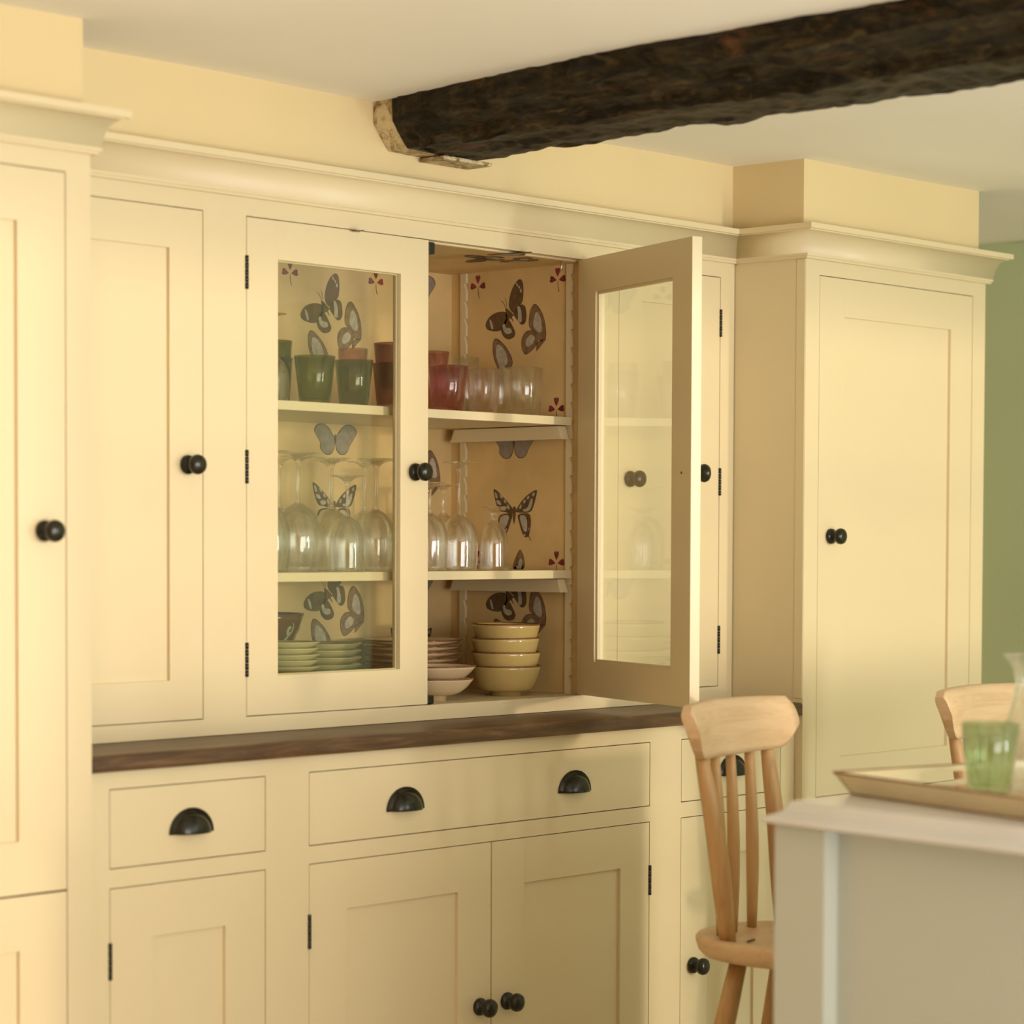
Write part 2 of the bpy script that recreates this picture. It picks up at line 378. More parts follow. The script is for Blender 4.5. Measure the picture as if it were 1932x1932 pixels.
def cornice_bm(path, zb=1.8466, zt=1.9141, p=.045):
    prof = [(0, zb), (.009, zb), (.009, zb+.005), (.0125, zb+.005), (.0125, zb+.010)]
    for k in range(1, 11):
        a = math.pi/2*k/10; prof.append((.0375-.025*math.cos(a), zb+.010+(.0445)*math.sin(a)))
    prof += [(.0375, zb+.0565), (.045, zb+.0565), (.045, zt), (0, zt)]
    pts = [Vector((x, y, 0)) for x, y in path]; rings = []; bm = BM()
    for i, q in enumerate(pts):
        def nrm(a, b_): d = (b_-a).normalized(); return Vector((d.y, -d.x, 0))
        if i == 0: off = nrm(pts[0], pts[1])
        elif i == len(pts)-1: off = nrm(pts[-2], pts[-1])
        else:
            n1, n2 = nrm(pts[i-1], q), nrm(q, pts[i+1]); off = (n1+n2)/(1+n1.dot(n2))
        rings.append([bm.verts.new((q.x+off.x*a, q.y+off.y*a, z)) for a, z in prof])
    n = len(prof)
    for A, B_ in zip(rings, rings[1:]):
        for k in range(n):
            f = bm.faces.new((A[k], A[(k+1) % n], B_[(k+1) % n], B_[k])); f.smooth = 4 <= k < 14
    bm.faces.new(rings[0]); bm.faces.new(list(reversed(rings[-1])))
    bmesh.ops.recalc_face_normals(bm, faces=bm.faces)
    return bm

ZU0, ZU1 = .9491, 1.816            # wall-cabinet doors
ST, RL = .0724, .068
def add_door(parent, org, x0, x1, z0, z1, yf, st, rail, kn=None, hinge=None, hz=(), label=None):
    d = obj('door', door_bm(x0, x1, z0, z1, yf, st, rail), 'cream', parent, org)
    if label: d['label'] = label
    obj('door_panel', panel_bm(x0, x1, z0, z1, yf, st, rail), 'cream', d, org)
    if kn: obj('knob', knob_bm(kn[0], kn[1], yf), 'black', d, org)
    for a, b_ in hz: obj('hinge', hinge_bm(hinge, a, b_, yf), 'black', d, org)
    return d

# ------------------------------------------------------------------ base cabinet
o_ = (1.0, .25, 0); base = thing('base_cabinet', 'long cream painted base cabinet with drawers and doors under the dark worktop', 'cabinet', o_)
dh = (.7375, .8641); bh = (.09, .7075)
holes = [(.049, .3779, *dh), (.4759, 1.387, *dh), (1.4843, 1.816, *dh), (.049, .3779, *bh), (.4759, 1.387, *bh), (1.4843, 1.816, *bh)]
obj('face_frame', frame_bm(.0015, TR-.0015, 0, .8925, 0, .022, holes), 'cream', base, o_)
bm = BM()
box(bm, .0015, .018, .0225, .56, .05, .8925); box(bm, TR-.018, TR-.0015, .0225, .56, .05, .8925)
box(bm, .0185, TR-.0185, .54, .56, .05, .89); box(bm, .0185, TR-.0185, .0225, .54, .05, .07)
for x in (.427, 1.436): box(bm, x-.009, x+.009, .0225, .54, .071, .8925)
box(bm, .0185, TR-.0185, .0225, .5, .719, .727)
obj('carcass', bm, 'dark', base, o_)
def drawer(x0, x1, cups):
    d = obj('drawer', box(BM(), x0+G, x1-G, 0, .021, dh[0]+G, dh[1]-G, .0008), 'cream', base, o_)
    obj('drawer_box', box(BM(), x0+.02, x1-.02, .0215, .45, dh[0]+.012, dh[1]-.02), 'dark', d, o_)
    for c in cups: obj('cup_handle', cup_bm(c, .782, -.0003), 'black', d, o_)
CZ = .7815
drawer(.049, .3779, [.2155]); drawer(.4759, 1.387, [.706, 1.160]); drawer(1.4843, 1.816, [1.650])
hb = [(.5625, .6215)]
BS, BR = .087, .083
hb = [(.563, .622), (.17, .229)]
add_door(base, o_, .049, .3779, *bh, 0, BS, BR, None, .0495, hb)
add_door(base, o_, .4759, .9312, *bh, 0, BS, BR, (.8985, .4075), .4765, hb)
add_door(base, o_, .9312, 1.387, *bh, 0, BS, BR, (.972, .4085), 1.3865, hb)
add_door(base, o_, 1.4843, 1.816, *bh, 0, BS, BR, (1.524, .4075), 1.8155, hb)

# worktop
bm = BM(); nx = 90; prof = [(-.0194, .8935), (-.0204, .9), (-.0200, .914), (-.0172, .9195), (-.010, .9205), (U-.0008, .9200), (U-.0008, .8935)]
rings = []
for i in range(nx+1):
    x = .0012+(TR-.0024)*i/nx; ring = []
    for k, (y, z) in enumerate(prof):
        dz = .0012*noise.noise(Vector((x*6, k, 0))) if k in (1, 2, 3, 4) else 0
        dy = .0010*noise.noise(Vector((x*9, k, 5))) if k in (1, 2, 3) else 0
        ring.append(bm.verts.new((x, y+dy, z+dz)))
    rings.append(ring)
for A, B_ in zip(rings, rings[1:]):
    for k in range(len(prof)): bm.faces.new((A[k], A[(k+1) % len(prof)], B_[(k+1) % len(prof)], B_[k]))
bm.faces.new(rings[0]); bm.faces.new(list(reversed(rings[-1]))); bmesh.ops.recalc_face_normals(bm, faces=bm.faces)
tag(obj('worktop', bm, 'worktop', None, (1, .07, .893), (1, .07, .893)), 'dark stained worn wooden worktop lying on the cream base cabinet', 'worktop')

# ------------------------------------------------------------------ tall cabinets
def tall(x0, x1, dl, dr, org, label, knob_x, side_trim, path, hinge_x, pst):
    r = thing('tall_cabinet', label, 'cabinet', org)
    lm = .7171
    obj('face_frame', frame_bm(x0, x1, 0, 1.9155, W, .022, [(dl, dr, .11, 1.8159)]), 'cream', r, org)
    obj('side_panel', box(BM(), x0, x0+.018, W+.022, .555, 0, 1.9155), 'cream', r, org)
    obj('side_panel', box(BM(), x1-.018, x1, W+.022, .555, 0, 1.9155), 'cream', r, org)
    bm = BM(); box(bm, x0+.0185, x1-.0185, .53, .555, .05, 1.91); box(bm, x0+.0185, x1-.0185, W+.0225, .53, 1.84, 1.85); box(bm, x0+.0185, x1-.0185, W+.0225, .53, .05, .07)
    box(bm, x0+.0185, x1-.0185, W+.0225, .53, lm-.008, lm+.008)
    obj('carcass', bm, 'dark', r, org)
    add_door(r, org, dl, dr, lm, 1.8159, W, pst, .0805, (knob_x, 1.2690))
    add_door(r, org, dl, dr, .11, lm, W, pst, .0825)
    obj('cornice', cornice_bm(path), 'cream', r, org)
    return r
tall(-1.05, -.0004, -.62, -.0475, (-.5, .25, 0), 'tall cream two-door cabinet left of the dresser, black knob at its right edge', -.0905, False,
     [(-1.05, W-.0003), (0, W-.0003), (0, U-.05)], None, .089)
tr_ = tall(TR, 2.5599, 1.9137, 2.5077, (2.2, .25, 0), 'tall cream cabinet right of the dresser, beside the green wall', 1.9587, True,
     [(TR-.0003, U-.002), (TR-.0003, W-.0003), (2.5602, W-.0003), (2.5602, .5)], None, .0885)
obj('side_stile', box(BM(), TR-.002, TR-.0002, W+.001, W+.022, .93, 1.846), 'cream', tr_, (2.2, .25, 0))

# ------------------------------------------------------------------ wall cabinet
o_ = (1.0, .35, .92); wc = thing('wall_cabinet', 'cream glazed wall cabinet standing on the dark worktop, one glass door open', 'cabinet', o_)
holes = [(.05, .3847, ZU0, ZU1), (.4817, 1.3852, ZU0, ZU1), (1.4811, 1.8154, ZU0, ZU1)]
obj('face_frame', frame_bm(.0015, TR-.0022, .9208, 1.9155, U, .022, holes), 'cream', wc, o_)
SXW, BYW = 1.389, .545
bm = BM()
yi = U+.0222
box(bm, .002, .018, yi, .58, .93, 1.91); box(bm, TR-.019, TR-.003, yi, .58, .93, 1.91)
for x in (.433, ): box(bm, x-.009, x+.009, yi, .562, .9494, 1.812)
box(bm, .0185, TR-.0195, BYW+.002, .58, .93, 1.91)
box(bm, SXW+.002, SXW+.02, yi, BYW+.0015, .9494, 1.8125)
box(bm, .0185, SXW+.1, yi, BYW+.0015, 1.8135, 1.828)
box(bm, 1.49, TR-.0195, yi, BYW+.0015, 1.80, 1.828); box(bm, 1.49, TR-.0195, yi, BYW+.0015, .93, .949)
obj('carcass', bm, 'cream', wc, o_)
obj('cabinet_floor', box(BM(), .0185, SXW+.02, yi, BYW+.0015, .936, .9490), 'cream', wc, o_)
back = obj('back_panel', box(BM(), .443, SXW, BYW, BYW+.0018, .9494, 1.8125), 'paper', wc, o_); back['label'] = 'golden buff papered back panel'
side = obj('side_panel', box(BM(), SXW, SXW+.0018, yi+.002, BYW, .9494, 1.8125), 'paper', wc, o_); side['label'] = 'golden buff papered side panel'
top = obj('top_panel', box(BM(), .443, SXW, yi+.002, BYW, 1.8126, 1.8134), 'paper', wc, o_)
for z in (1.5048, 1.1985): obj('shelf', box(BM(), .446, SXW-.0045, .205, BYW-.001, z-.0165, z, .0008), 'cream', wc, o_)
SHELF1, SHELF2, FLOOR3 = 1.5049, 1.1986, .9491
# toothed shelf ladders and support battens on the right side panel
def ladder(y, z0=.9496, z1=1.812):
    p = .0366; prof = [(0, z0)]; z = z0
    edge = []
    while z+p < z1:
        edge += [(.0, z), (.0, z+p*.55), (.0055, z+p*.98)]; z += p
    edge += [(0, z), (0, z1)]
    pts = [(y-.008+e, zz) for e, zz in edge] + [(y+.008, z1), (y+.008, z0)]
    # notches also show on the other edge
    zz = z1; back_ = []
    return prism(BM(), [(SXW-.0065, a, b_) for a, b_ in pts], (.0060, 0, 0))
obj('shelf_ladder', ladder(.506), 'cream', wc, o_); obj('shelf_ladder', ladder(.2125), 'cream', wc, o_)
def ladder_left(y): return box(BM(), .444, .458, y-.0105, y+.0105, .9496, 1.812)
obj('shelf_ladder', ladder_left(.512), 'cream', wc, o_); obj('shelf_ladder', ladder_left(.219), 'cream', wc, o_)
for z in (1.5048, 1.1985):
    bm = prism(BM(), [(SXW-.038, .214, z-.0185), (SXW-.038, .500, z-.0185), (SXW-.038, .512, z-.0445), (SXW-.038, .205, z-.0445)], (.023, 0, 0))
    obj('shelf_batten', bm, 'cream', wc, o_)
obj('cornice', cornice_bm([(.0005, U-.0003), (TR-.001, U-.0003)]), 'cream', wc, o_)
# catches and the little steel pin
bm = BM(); box(bm, .936, .954, .17, .186, 1.79, 1.8125, .003); obj('door_catch', bm, 'black', wc, o_)
bm = BM(); box(bm, .936, .954, .17, .186, .9495, .967, .003); obj('door_catch', bm, 'black', wc, o_)
bm = tube(BM(), [(1.34, .196, 1.8115), (1.34, .196, 1.792)], .0024, 10); obj('door_pin', bm, 'steel', wc, o_)
ZH = [(1.6900, 1.7484), (1.3544, 1.4132), (1.0188, 1.0790)]
def hzs(): return ZH
add_door(wc, o_, .05, .3847, ZU0, ZU1, U, ST, RL, (.3487, 1.3835))
add_door(wc, o_, 1.4811, 1.8154, ZU0, ZU1, U, ST, RL, (1.517, 1.3835), 1.8150, ZH)
def glazed(parent, org, x0, x1, hinge_x, kx, bw=.0025, knob_z=1.3835, yf=U, hs=True):
    d = obj('glazed_door', door_bm(x0, x1, ZU0, ZU1, yf, ST, RL), 'cream', parent, org)
    a, b_, c, e = x0+G+ST, x1-G-ST, ZU0+G+RL, ZU1-G-RL
    bm = BM()
    for (p0, p1, q0, q1) in ((a-.001, a+bw, c, e), (b_-bw, b_+.001, c, e), (a, b_, c-.001, c+bw), (a, b_, e-bw, e+.001)):
        box(bm, p0, p1, yf+.0105, yf+.0165, q0, q1, .001)
    obj('glazing_bead', bm, 'cream', d, org)
    g = obj('glass_pane', box(BM(), a-.002, b_+.002, yf+.007, yf+.010, c-.002, e+.002), 'pane', d, org)
    obj('knob', knob_bm(kx, knob_z, yf), 'black', d, org)
    if hs:
        for p, q in ZH: obj('hinge', hinge_bm(hinge_x, p, q, yf), 'black', d, org)
    return d
glazed(wc, o_, .4817, .9335, .4822, .896)
# the open door, built closed about its own hinge and swung
pivot = Vector((1.3852, U, 0))
d = glazed(wc, tuple(pivot), .9345, 1.3868, None, .9345+.036, bw=.0055, hs=False)
d['label'] = 'glazed door standing open'
d.location = (pivot.x-o_[0], pivot.y-o_[1], 0-o_[2]); d.rotation_euler = (0, 0, math.radians(68.5))
bm = BM(); lathe(bm, [(0, 0), (.0028, 0), (.0028, .0006), (0, .0006)], seg=14)
for v in bm.verts: v.co = Vector((.9345+.036-pivot.x+v.co.x, .0212+v.co.z, 1.3835+v.co.y))
obj('screw_hole', bm, 'dark', d)
for p, q in ZH:
    bm = BM(); tube(bm, [(1.3864, U-.001, p), (1.3864, U-.001, q)], .003, 8); obj('hinge', bm, 'black', wc, o_)

# ------------------------------------------------------------------ wallpaper print (flat print on the papered panels)
CLUSTER = [
    ('w',[(7,3),(11,27),(21,46),(33,57),(42,58),(48,49),(49,30),(47,13),(42,7),(31,-3),(20,-12)]),
    ('w',[(20,-12),(28,-3),(42,7),(52,4),(56,-4),(58,-24),(52,-34),(43,-36),(33,-27),(21,-14)]),
    ('w',[(-58,-29),(-48,-15),(-31,-7),(-15,-5),(0,-6),(5,-18),(-2,-35),(-15,-45),(-34,-45),(-54,-40)]),
    ('w',[(2,-18),(12,-26),(22,-41),(28,-51),(22,-61),(5,-64),(-8,-56),(-14,-44),(-8,-34)]),
    ('w',[(0,-6),(-2,1),(3,1),(20,-12),(21,-16),(5,-25),(0,-18)]),
    ('b',[(-2,1),(3,1),(23,-28),(20,-28)]),
    ('p',[(27,51),(31,51),(34,45),(31,43)]),
    ('p',[(34,45),(37,45),(40,39),(36,39)]),
    ('p',[(39,37),(43,39),(45,31),(39,30)]),
    ('p',[(31,3),(39,3),(44,-11),(45,-28),(39,-31),(33,-27),(35,-15)]),
    ('p',[(-46,-18),(-39,-23),(-34,-40),(-39,-41),(-44,-30)]),
    ('p',[(-10,-34),(-3,-29),(0,-40),(15,-40),(18,-50),(5,-53),(-5,-47)]),
]
SIDEON = [
    ('m',[(66,-43),(64,-29),(68,-8),(77,3),(85,2),(99,-14),(107,-34),(110,-58),(106,-69),(93,-73),(83,-51)]),
    ('m',[(67,-48),(80,-50),(88,-61),(87,-75),(71,-89),(54,-97),(45,-83),(44,-64),(54,-51)]),
    ('m',[(84,-91),(85,-75),(96,-69),(112,-67),(103,-75),(90,-87)]),
    ('p',[(74,-39),(81,-13),(88,-11),(97,-24),(101,-52),(90,-54)]),
    ('p',[(54,-69),(70,-55),(82,-63),(77,-75),(58,-83)]),
]
FOLDED = [
    ('m',[(-34,-98),(-36,-74),(-31,-62),(-21,-63),(-1,-78),(14,-98),(19,-115),(-1,-131),(-6,-155),(-16,-162),(-22,-152),(-21,-123)]),
    ('p',[(-28,-94),(-26,-72),(-15,-73),(2,-90),(7,-112),(-4,-119),(-14,-153),(-17,-152),(-16,-119)]),
]
GREY = [
    ('g',[(-1,0),(-3,-16),(-9,-27),(-20,-31),(-33,-26),(-41,-17),(-39,-7),(-47,2),(-57,16),(-49,27),(-33,30),(-17,22),(-7,9)]),
    ('g',[(1,0),(4,-20),(14,-29),(27,-29),(36,-21),(40,-11),(52,3),(60,15),(52,26),(34,30),(19,23),(7,10)]),
    ('b',[(-2,11),(2,10),(3,-7),(-2,-7)]),
]
SWALLOW = [
    ('w',[(-61,37),(-48,32),(-33,20),(-20,9),(-7,-3),(0,-12),(-6,-18),(-26,-12),(-43,-11),(-52,5)]),
    ('w',[(62,33),(53,31),(35,22),(19,10),(7,-5),(1,-12),(12,-14),(46,-14),(55,4),(62,27)]),
    ('w',[(-4,-16),(-10,-32),(-19,-53),(-30,-63),(-36,-62),(-39,-53),(-47,-33),(-42,-18),(-22,-15)]),
    ('w',[(7,-16),(43,-14),(46,-32),(43,-52),(38,-64),(27,-64),(20,-53),(12,-32)]),
    ('b',[(-5,-1),(5,-1),(3,-26),(-1,-40),(-4,-26)]),
    ('b',[(36,-58),(39,-58),(47,-71),(45,-71)]),
    ('p',[(-56,30),(-50,28),(-46,17),(-52,15)]),
    ('p',[(-42,26),(-35,22),(-31,15),(-39,17)]),
    ('p',[(-51,13),(-40,11),(-35,1),(-48,4)]),
    ('p',[(-30,15),(-24,11),(-22,5),(-29,7)]),
    ('p',[(-20,5),(-13,-1),(-13,-8),(-20,-5)]),
    ('p',[(-40,-1),(-23,0),(-22,-8),(-35,-10)]),
    ('p',[(55,28),(56,22),(50,18),(49,25)]),
    ('p',[(40,21),(42,16),(35,12),(34,18)]),
    ('p',[(27,14),(32,12),(30,5),(23,6)]),
    ('p',[(45,14),(51,16),(49,1),(41,-11),(25,-12),(22,-7),(37,-5)]),
    ('p',[(16,3),(21,3),(19,-5),(13,-6)]),
    ('p',[(-38,-20),(-13,-18),(-19,-37),(-32,-51),(-38,-49),(-43,-35)]),
    ('p',[(13,-18),(34,-20),(36,-51),(30,-54),(22,-45)]),
    ('p',[(-25,-47),(-20,-45),(-23,-53),(-27,-53)]),
    ('p',[(40,-43),(42,-47),(39,-51)]),
    ('p',[(25,-58),(30,-57),(31,-62),(26,-62)]),
]
PM = {'w': 0, 'm': 1, 'p': 2, 'g': 3, 'b': 0}
def smooth_poly(pts, it=2):
    for _ in range(it):
        q = []
        for i in range(len(pts)):
            a, b_ = pts[i], pts[(i+1) % len(pts)]
            q += [(a[0]*.78+b_[0]*.22, a[1]*.78+b_[1]*.22), (a[0]*.22+b_[0]*.78, a[1]*.22+b_[1]*.78)]
        pts = q
    return pts
def motif(polys, place, off, parent, name='butterfly_print'):
    bm = BM()
    for k, pts in polys:
        d = off*2 if k in 'pb' else off
        if k in 'gm':
            cu, cv = sum(p[0] for p in pts)/len(pts), sum(p[1] for p in pts)/len(pts)
            ro = smooth_poly([(cu+(u-cu)*1.07, cv+(v-cv)*1.06) for u, v in pts])
            f = bm.faces.new([bm.verts.new(place(u/1000, v/1000, off*.5)) for u, v in ro]); f.material_index = 0
        vs = [bm.verts.new(place(u/1000, v/1000, d)) for u, v in smooth_poly(pts)]
        try: f = bm.faces.new(vs)
        except ValueError: continue
        f.material_index = PM[k]
    bmesh.ops.triangulate(bm, faces=bm.faces[:], ngon_method='EAR_CLIP')
    return obj(name, bm, ['print_brown', 'print_mid', 'print_pale', 'print_grey'], parent, o_)
def on_side(y, z): return lambda u, v, d: Vector((SXW-d, y-u, z+v))
def on_back(x, z): return lambda u, v, d: Vector((x+u, BYW-d, z+v))
def on_top(x, y): return lambda u, v, d: Vector((x+u, y+v*1.0, 1.8126-d))
for a, b_, c in (((-1, 1), (-6, 12), (-14, 17)), ((2, 2), (1, 14), (-3, 22))):
    CLUSTER.append(('b', [a, b_, c, (c[0]+.3, c[1]+.8), (b_[0]+.9, b_[1]+.5), (a[0]+1, a[1]+.3)]))
E_ = .0004
for pl, par in ((on_side(.3906, 1.7328), side), (on_back(1.0159, 1.7309), back), (on_back(1.0246, 1.1602), back), (on_side(.3872, 1.1554), side),
                (on_back(.545, 1.7309), back), (on_back(.545, 1.1602), back), (on_back(.545, 1.4), back), (on_top(1.20, .30), top), (on_top(.75, .30), top)):
    for c in (CLUSTER, SIDEON, FOLDED): motif(c, pl, E_, par)
for pl, par in ((on_side(.3673, 1.4563), side), (on_back(1.0532, 1.4582), back), (on_back(1.2797, 1.775), back), (on_back(1.277, 1.1633), back), (on_back(.78, 1.775), back)):
    motif(GREY, pl, E_, par)
for pl, par in ((on_side(.3645, 1.3283), side), (on_back(1.0505, 1.3364), back), (on_back(1.2696, 1.0428), back), (on_back(.78, 1.0428), back)):
    motif(SWALLOW, pl, E_, par)
motif(SIDEON, on_back(1.245, 1.44), E_, back)
motif([('m', [(-14, -12), (0, 18), (10, 30), (20, 12), (22, -12)]), ('p', [(0, -12), (8, 10), (16, 8), (14, -12)])], on_side(.3577, 1.2108), E_, side)
def heart(cx, cy, ang, s=.0085):
    pts = [(0, -1.5), (-.55, -.6), (-.85, .1), (-.8, .6), (-.45, .85), (-.1, .7), (0, .45), (.1, .7), (.45, .85), (.8, .6), (.85, .1), (.55, -.6)]
    ca, sa = math.cos(ang), math.sin(ang); return [(cx+s*(x*ca-y*sa), cy+s*(x*sa+y*ca)) for x, y in pts]
def clover(place, parent):
    bm = BM()
    for cx, cy, an in ((0, .0150, 0), (-.0145, -.001, math.radians(80)), (.0145, -.001, math.radians(-80))):
        bm.faces.new([bm.verts.new(place(u, v, E_)) for u, v in heart(cx, cy, an, .0078)])
    bm.faces.new([bm.verts.new(place(u, v, E_)) for u, v in ((-.0006, -.006), (.0008, -.006), (.002, -.018), (.0045, -.026), (.003, -.027), (.0002, -.018))])
    bmesh.ops.triangulate(bm, faces=bm.faces[:], ngon_method='EAR_CLIP')
    obj('clover_print', bm, 'print_red', parent, o_)
for y in (.4694, .2490):
    for z in (1.785, 1.2148): clover(on_side(y, z), side)
clover(on_side(.251, 1.5248), side)
for x in (.6960, .9313, 1.1666):
    for z in (1.782, 1.2148): clover(on_back(x, z), back)

# ------------------------------------------------------------------ glasses on the top shelf
def tumbler_bm(r, rb, h, t_=.0026, base=.009, wob=None, seg=44):
    prof = [(0, 0), (rb*.85, 0), (rb, .0015), (rb+(r-rb)*.5, h*.5), (r, h-.001), (r-t_*.5, h), (r-t_, h-.001), (rb+(r-rb)*.5-t_, h*.5), (rb-t_, base+.002), (rb-t_*2, base), (0, base)]
    return lathe(BM(), prof, seg=seg, wob=wob)
def put(name, bm, mat, loc, label, cat, group, rz=0):
    return tag(obj(name, bm, mat, None, None, loc, True, rz), label, cat, group)
GT = 'tumblers on the top shelf of the glazed cabinet'
def wobf(s): return lambda a, z: 1+.012*math.sin(2*a+s)+.008*math.sin(3*a+s*2+z*60)
def facet(n=12, amp=.03): return lambda a, z: 1-amp*(abs(math.sin(a*n/2))**.8 if z < .068 else 0)
TUM = [
 ('green_glass', .7361, .265, .0385, .028, .0885, 'front green glass tumbler, left of the other front green one', 0),
 ('green_glass', .8324, .262, .0365, .027, .0860, 'front green glass tumbler beside the purple stack', 0),
 ('purple_glass', .9330, .262, .0375, .029, .0860, 'dark purple glass tumbler, lower of its stack on the top shelf', 0),
 ('purple_glass', .9330, .262, .0355, .027, .0860, 'dark purple glass tumbler nested on top of its purple stack', .0375),
 ('pink_glass', .9338, .370, .0300, .025, .0860, 'small rose tumbler at the back, lower of the left rose pair', 0),
 ('pink_glass', .9338, .370, .0290, .024, .0860, 'small rose tumbler nested highest behind the green glasses', .0325),
 ('green_glass', .7330, .370, .0330, .027, .0900, 'green tumbler at the back left, lower of its stack', 0),
 ('green_glass', .7330, .370, .0320, .026, .0880, 'green tumbler nested on top of the back left stack', .0335),
 ('pink_glass', 1.0835, .262, .0395, .029, .0890, 'rose glass tumbler in front, just right of the closed door', 0),
 ('pink_glass', 1.1524, .375, .0385, .029, .0890, 'rose glass tumbler behind the front rose one, lower of its pair', 0),
 ('pink_glass', 1.1524, .375, .0370, .027, .0890, 'rose glass tumbler nested above behind the front rose one', .0365),
 ('faceted', 1.1840, .262, .0345, .027, .0880, 'clear faceted tumbler in front between rose and plain clear glasses', 0),
 ('clear', 1.2700, .395, .0300, .025, .0880, 'clear tumbler behind the faceted one, lower of its pair', 0),
 ('clear', 1.2700, .395, .0300, .024, .0880, 'clear tumbler nested above behind the faceted one', .0340),
 ('clear', 1.2960, .258, .0405, .034, .0960, 'large plain clear tumbler in front at the right end of the shelf', 0),
 ('clear', 1.3260, .355, .0270, .024, .0990, 'clear tumbler behind the large plain one', 0)]
for i, (mt, x, y, r, rb, h, lab, dz) in enumerate(TUM):
    wf = facet() if mt == 'faceted' else (wobf(i) if mt.endswith('_glass') else None)
    put('tumbler', tumbler_bm(r, rb, h, .0022 if dz == 0 else .002, .009 if mt != 'clear' else .012, wf, 48), mt, (x, y, SHELF1+dz), lab, 'glass', GT, i*.7)

# stemmed glasses, all upside down on their rims
def inverted(name, label, loc, H, rf, rb, rmax, hb, stem=.0035, group=None, ribs=0):
    """H height, rf foot radius, rb rim radius, rmax belly radius, hb bowl height"""
    t_ = .0012; r = thing(name, label, 'glass', loc, random.random()*3, group)
    out = []
    n = 12
    for k in range(n+1):
        s = k/n; z = hb*s
        # rim -> belly -> closing dome
        rr = rb+(rmax-rb)*math.sin(min(1, s/.45)*math.pi/2) if s < .45 else rmax*math.sqrt(max(0, 1-((s-.45)/.56)**2.2))
        out.append((max(rr, stem+.0005), z))
    inn = [(max(a-t_, .0001), b_) for a, b_ in out[:-1]] + [(.0001, out[-1][1]-.003)]
    prof = inn[::-1] + out
    wob = (lambda a, z: 1+.012*math.cos(ribs*a)) if ribs else None
    bm = BM(); lathe(bm, prof, seg=48 if ribs else 36, wob=wob); obj('bowl', bm, 'wine', r, smooth=True)
    zf = H-.0115
    bm = BM(); lathe(bm, [(stem+.003, hb-.001), (stem, hb+.008), (stem*.85, (hb+zf)/2), (stem, zf-.008), (stem+.0035, zf-.001)], seg=14); obj('stem', bm, 'wine', r, smooth=True)
    bm = BM(); lathe(bm, [(stem+.0035, zf), (stem+.010, zf+.0055), (rf*.7, H-.0030), (rf, H-.0018), (rf, H-.0004), (rf*.9, H), (0, H-.0002)], seg=36); obj('foot', bm, 'wine', r, smooth=True)
    return r
GW = 'stemmed glasses upside down on the middle shelf'
WG = [  # x, y, H, rf, rb, rmax, hb, label
 (.703, .275, .218, .040, .036, .044, .125, 'large upturned wine glass in front at the left of the middle shelf'),
 (.800, .245, .178, .033, .032, .0325, .102, 'short upturned wine glass in front, with a tapering bowl'),
 (.606, .250, .218, .040, .036, .042, .125, 'upturned wine glass half hidden by the left door stile'),
 (.700, .440, .215, .036, .032, .038, .120, 'upturned wine glass at the back left of the middle shelf'),
 (.790, .420, .214, .036, .032, .038, .118, 'upturned wine glass at the back behind the short front one'),
 (.770, .345, .215, .036, .032, .038, .118, 'upturned wine glass between the large left one and the back row'),
 (.865, .355, .214, .036, .032, .038, .118, 'upturned wine glass in the middle row behind the short one'),
 (.930, .430, .213, .036, .032, .038, .116, 'upturned wine glass in the back row near the centre'),
 (.895, .268, .212, .035, .031, .037, .116, 'upturned wine glass in front, right of the short one'),
 (.955, .325, .212, .035, .031, .037, .116, 'upturned wine glass behind the closed door stile, middle row'),
 (1.010, .415, .212, .035, .031, .037, .116, 'upturned wine glass in the back row behind the door knob'),
 (1.035, .262, .170, .032, .031, .036, .110, 'short upturned wine glass just behind the closed door edge'),
 (1.130, .275, .212, .034, .035, .0365, .108, 'tall upturned wine glass in the open half, highest foot'),
 (1.215, .400, .172, .034, .034, .037, .112, 'shorter upturned wine glass behind the tall one in the open half'),
 (1.120, .400, .172, .034, .034, .037, .112, 'upturned wine glass behind the closed door edge, back row'),
 (1.242, .285, .126, .027, .0290, .0275, .098, 'small upturned goblet rightmost on the middle shelf'),
]
for i, (x, y, H, rf, rb, rm, hb_, lab) in enumerate(WG):
    inverted('wine_glass', lab, (x, y, SHELF2), H, rf, rb, rm, hb_, .0034 if H > .13 else .005, GW, 24 if i in (1, 12, 13, 15) else 0)
inverted('wine_glass', 'tall upturned wine glass at the far left of the top shelf', (.618, .262, SHELF1), .158, .034, .036, .038, .085, .0035)

# ------------------------------------------------------------------ crockery on the cabinet floor
def bowl_bm(r, h, rf, t_=.0035, hf=.008, shape=.5):
    n = 10; out = [(0, .002), (rf-.003, .002), (rf-.003, 0), (rf, 0), (rf, hf)]
    for k in range(1, n+1):
        s = k/n; out.append((rf+(r-rf)*(s**shape), hf+(h-hf)*(s**1.5)))
    inn = [(max(a-t_, 0), b_+.002) for a, b_ in out[5:-1]][::-1]
    prof = out + [(r-t_*.5, h+.001), (r-t_, h)] + inn + [(rf*.6, hf+.002), (0, hf+.002)]
    return lathe(BM(), prof, seg=56)
def rim_bm(r, z, t_=.0035):
    a = .0012; return lathe(BM(), [(r-.0002, z-.0010), (r+.0006, z-.0002), (r+.0002, z+.0012), (r-t_*.5, z+.0020), (r-t_-.0002, z+.0010), (r-t_, z+.0002)], seg=56, closed=True)
def bowl(name, label, cat, group, loc, r, h, rf, mat, rimmat='rim_brown', hf=.008, shape=.5, tilt=0, t_=.0035):
    o = obj(name, bowl_bm(r, h, rf, t_, hf, shape), mat, None, None, loc, True); tag(o, label, cat, group)
    obj('rim', rim_bm(r, h, t_), rimmat, o, smooth=True)
    o.rotation_euler = (tilt, tilt*.5, random.random()*.3); return o
YB_ = (1.263, .272)
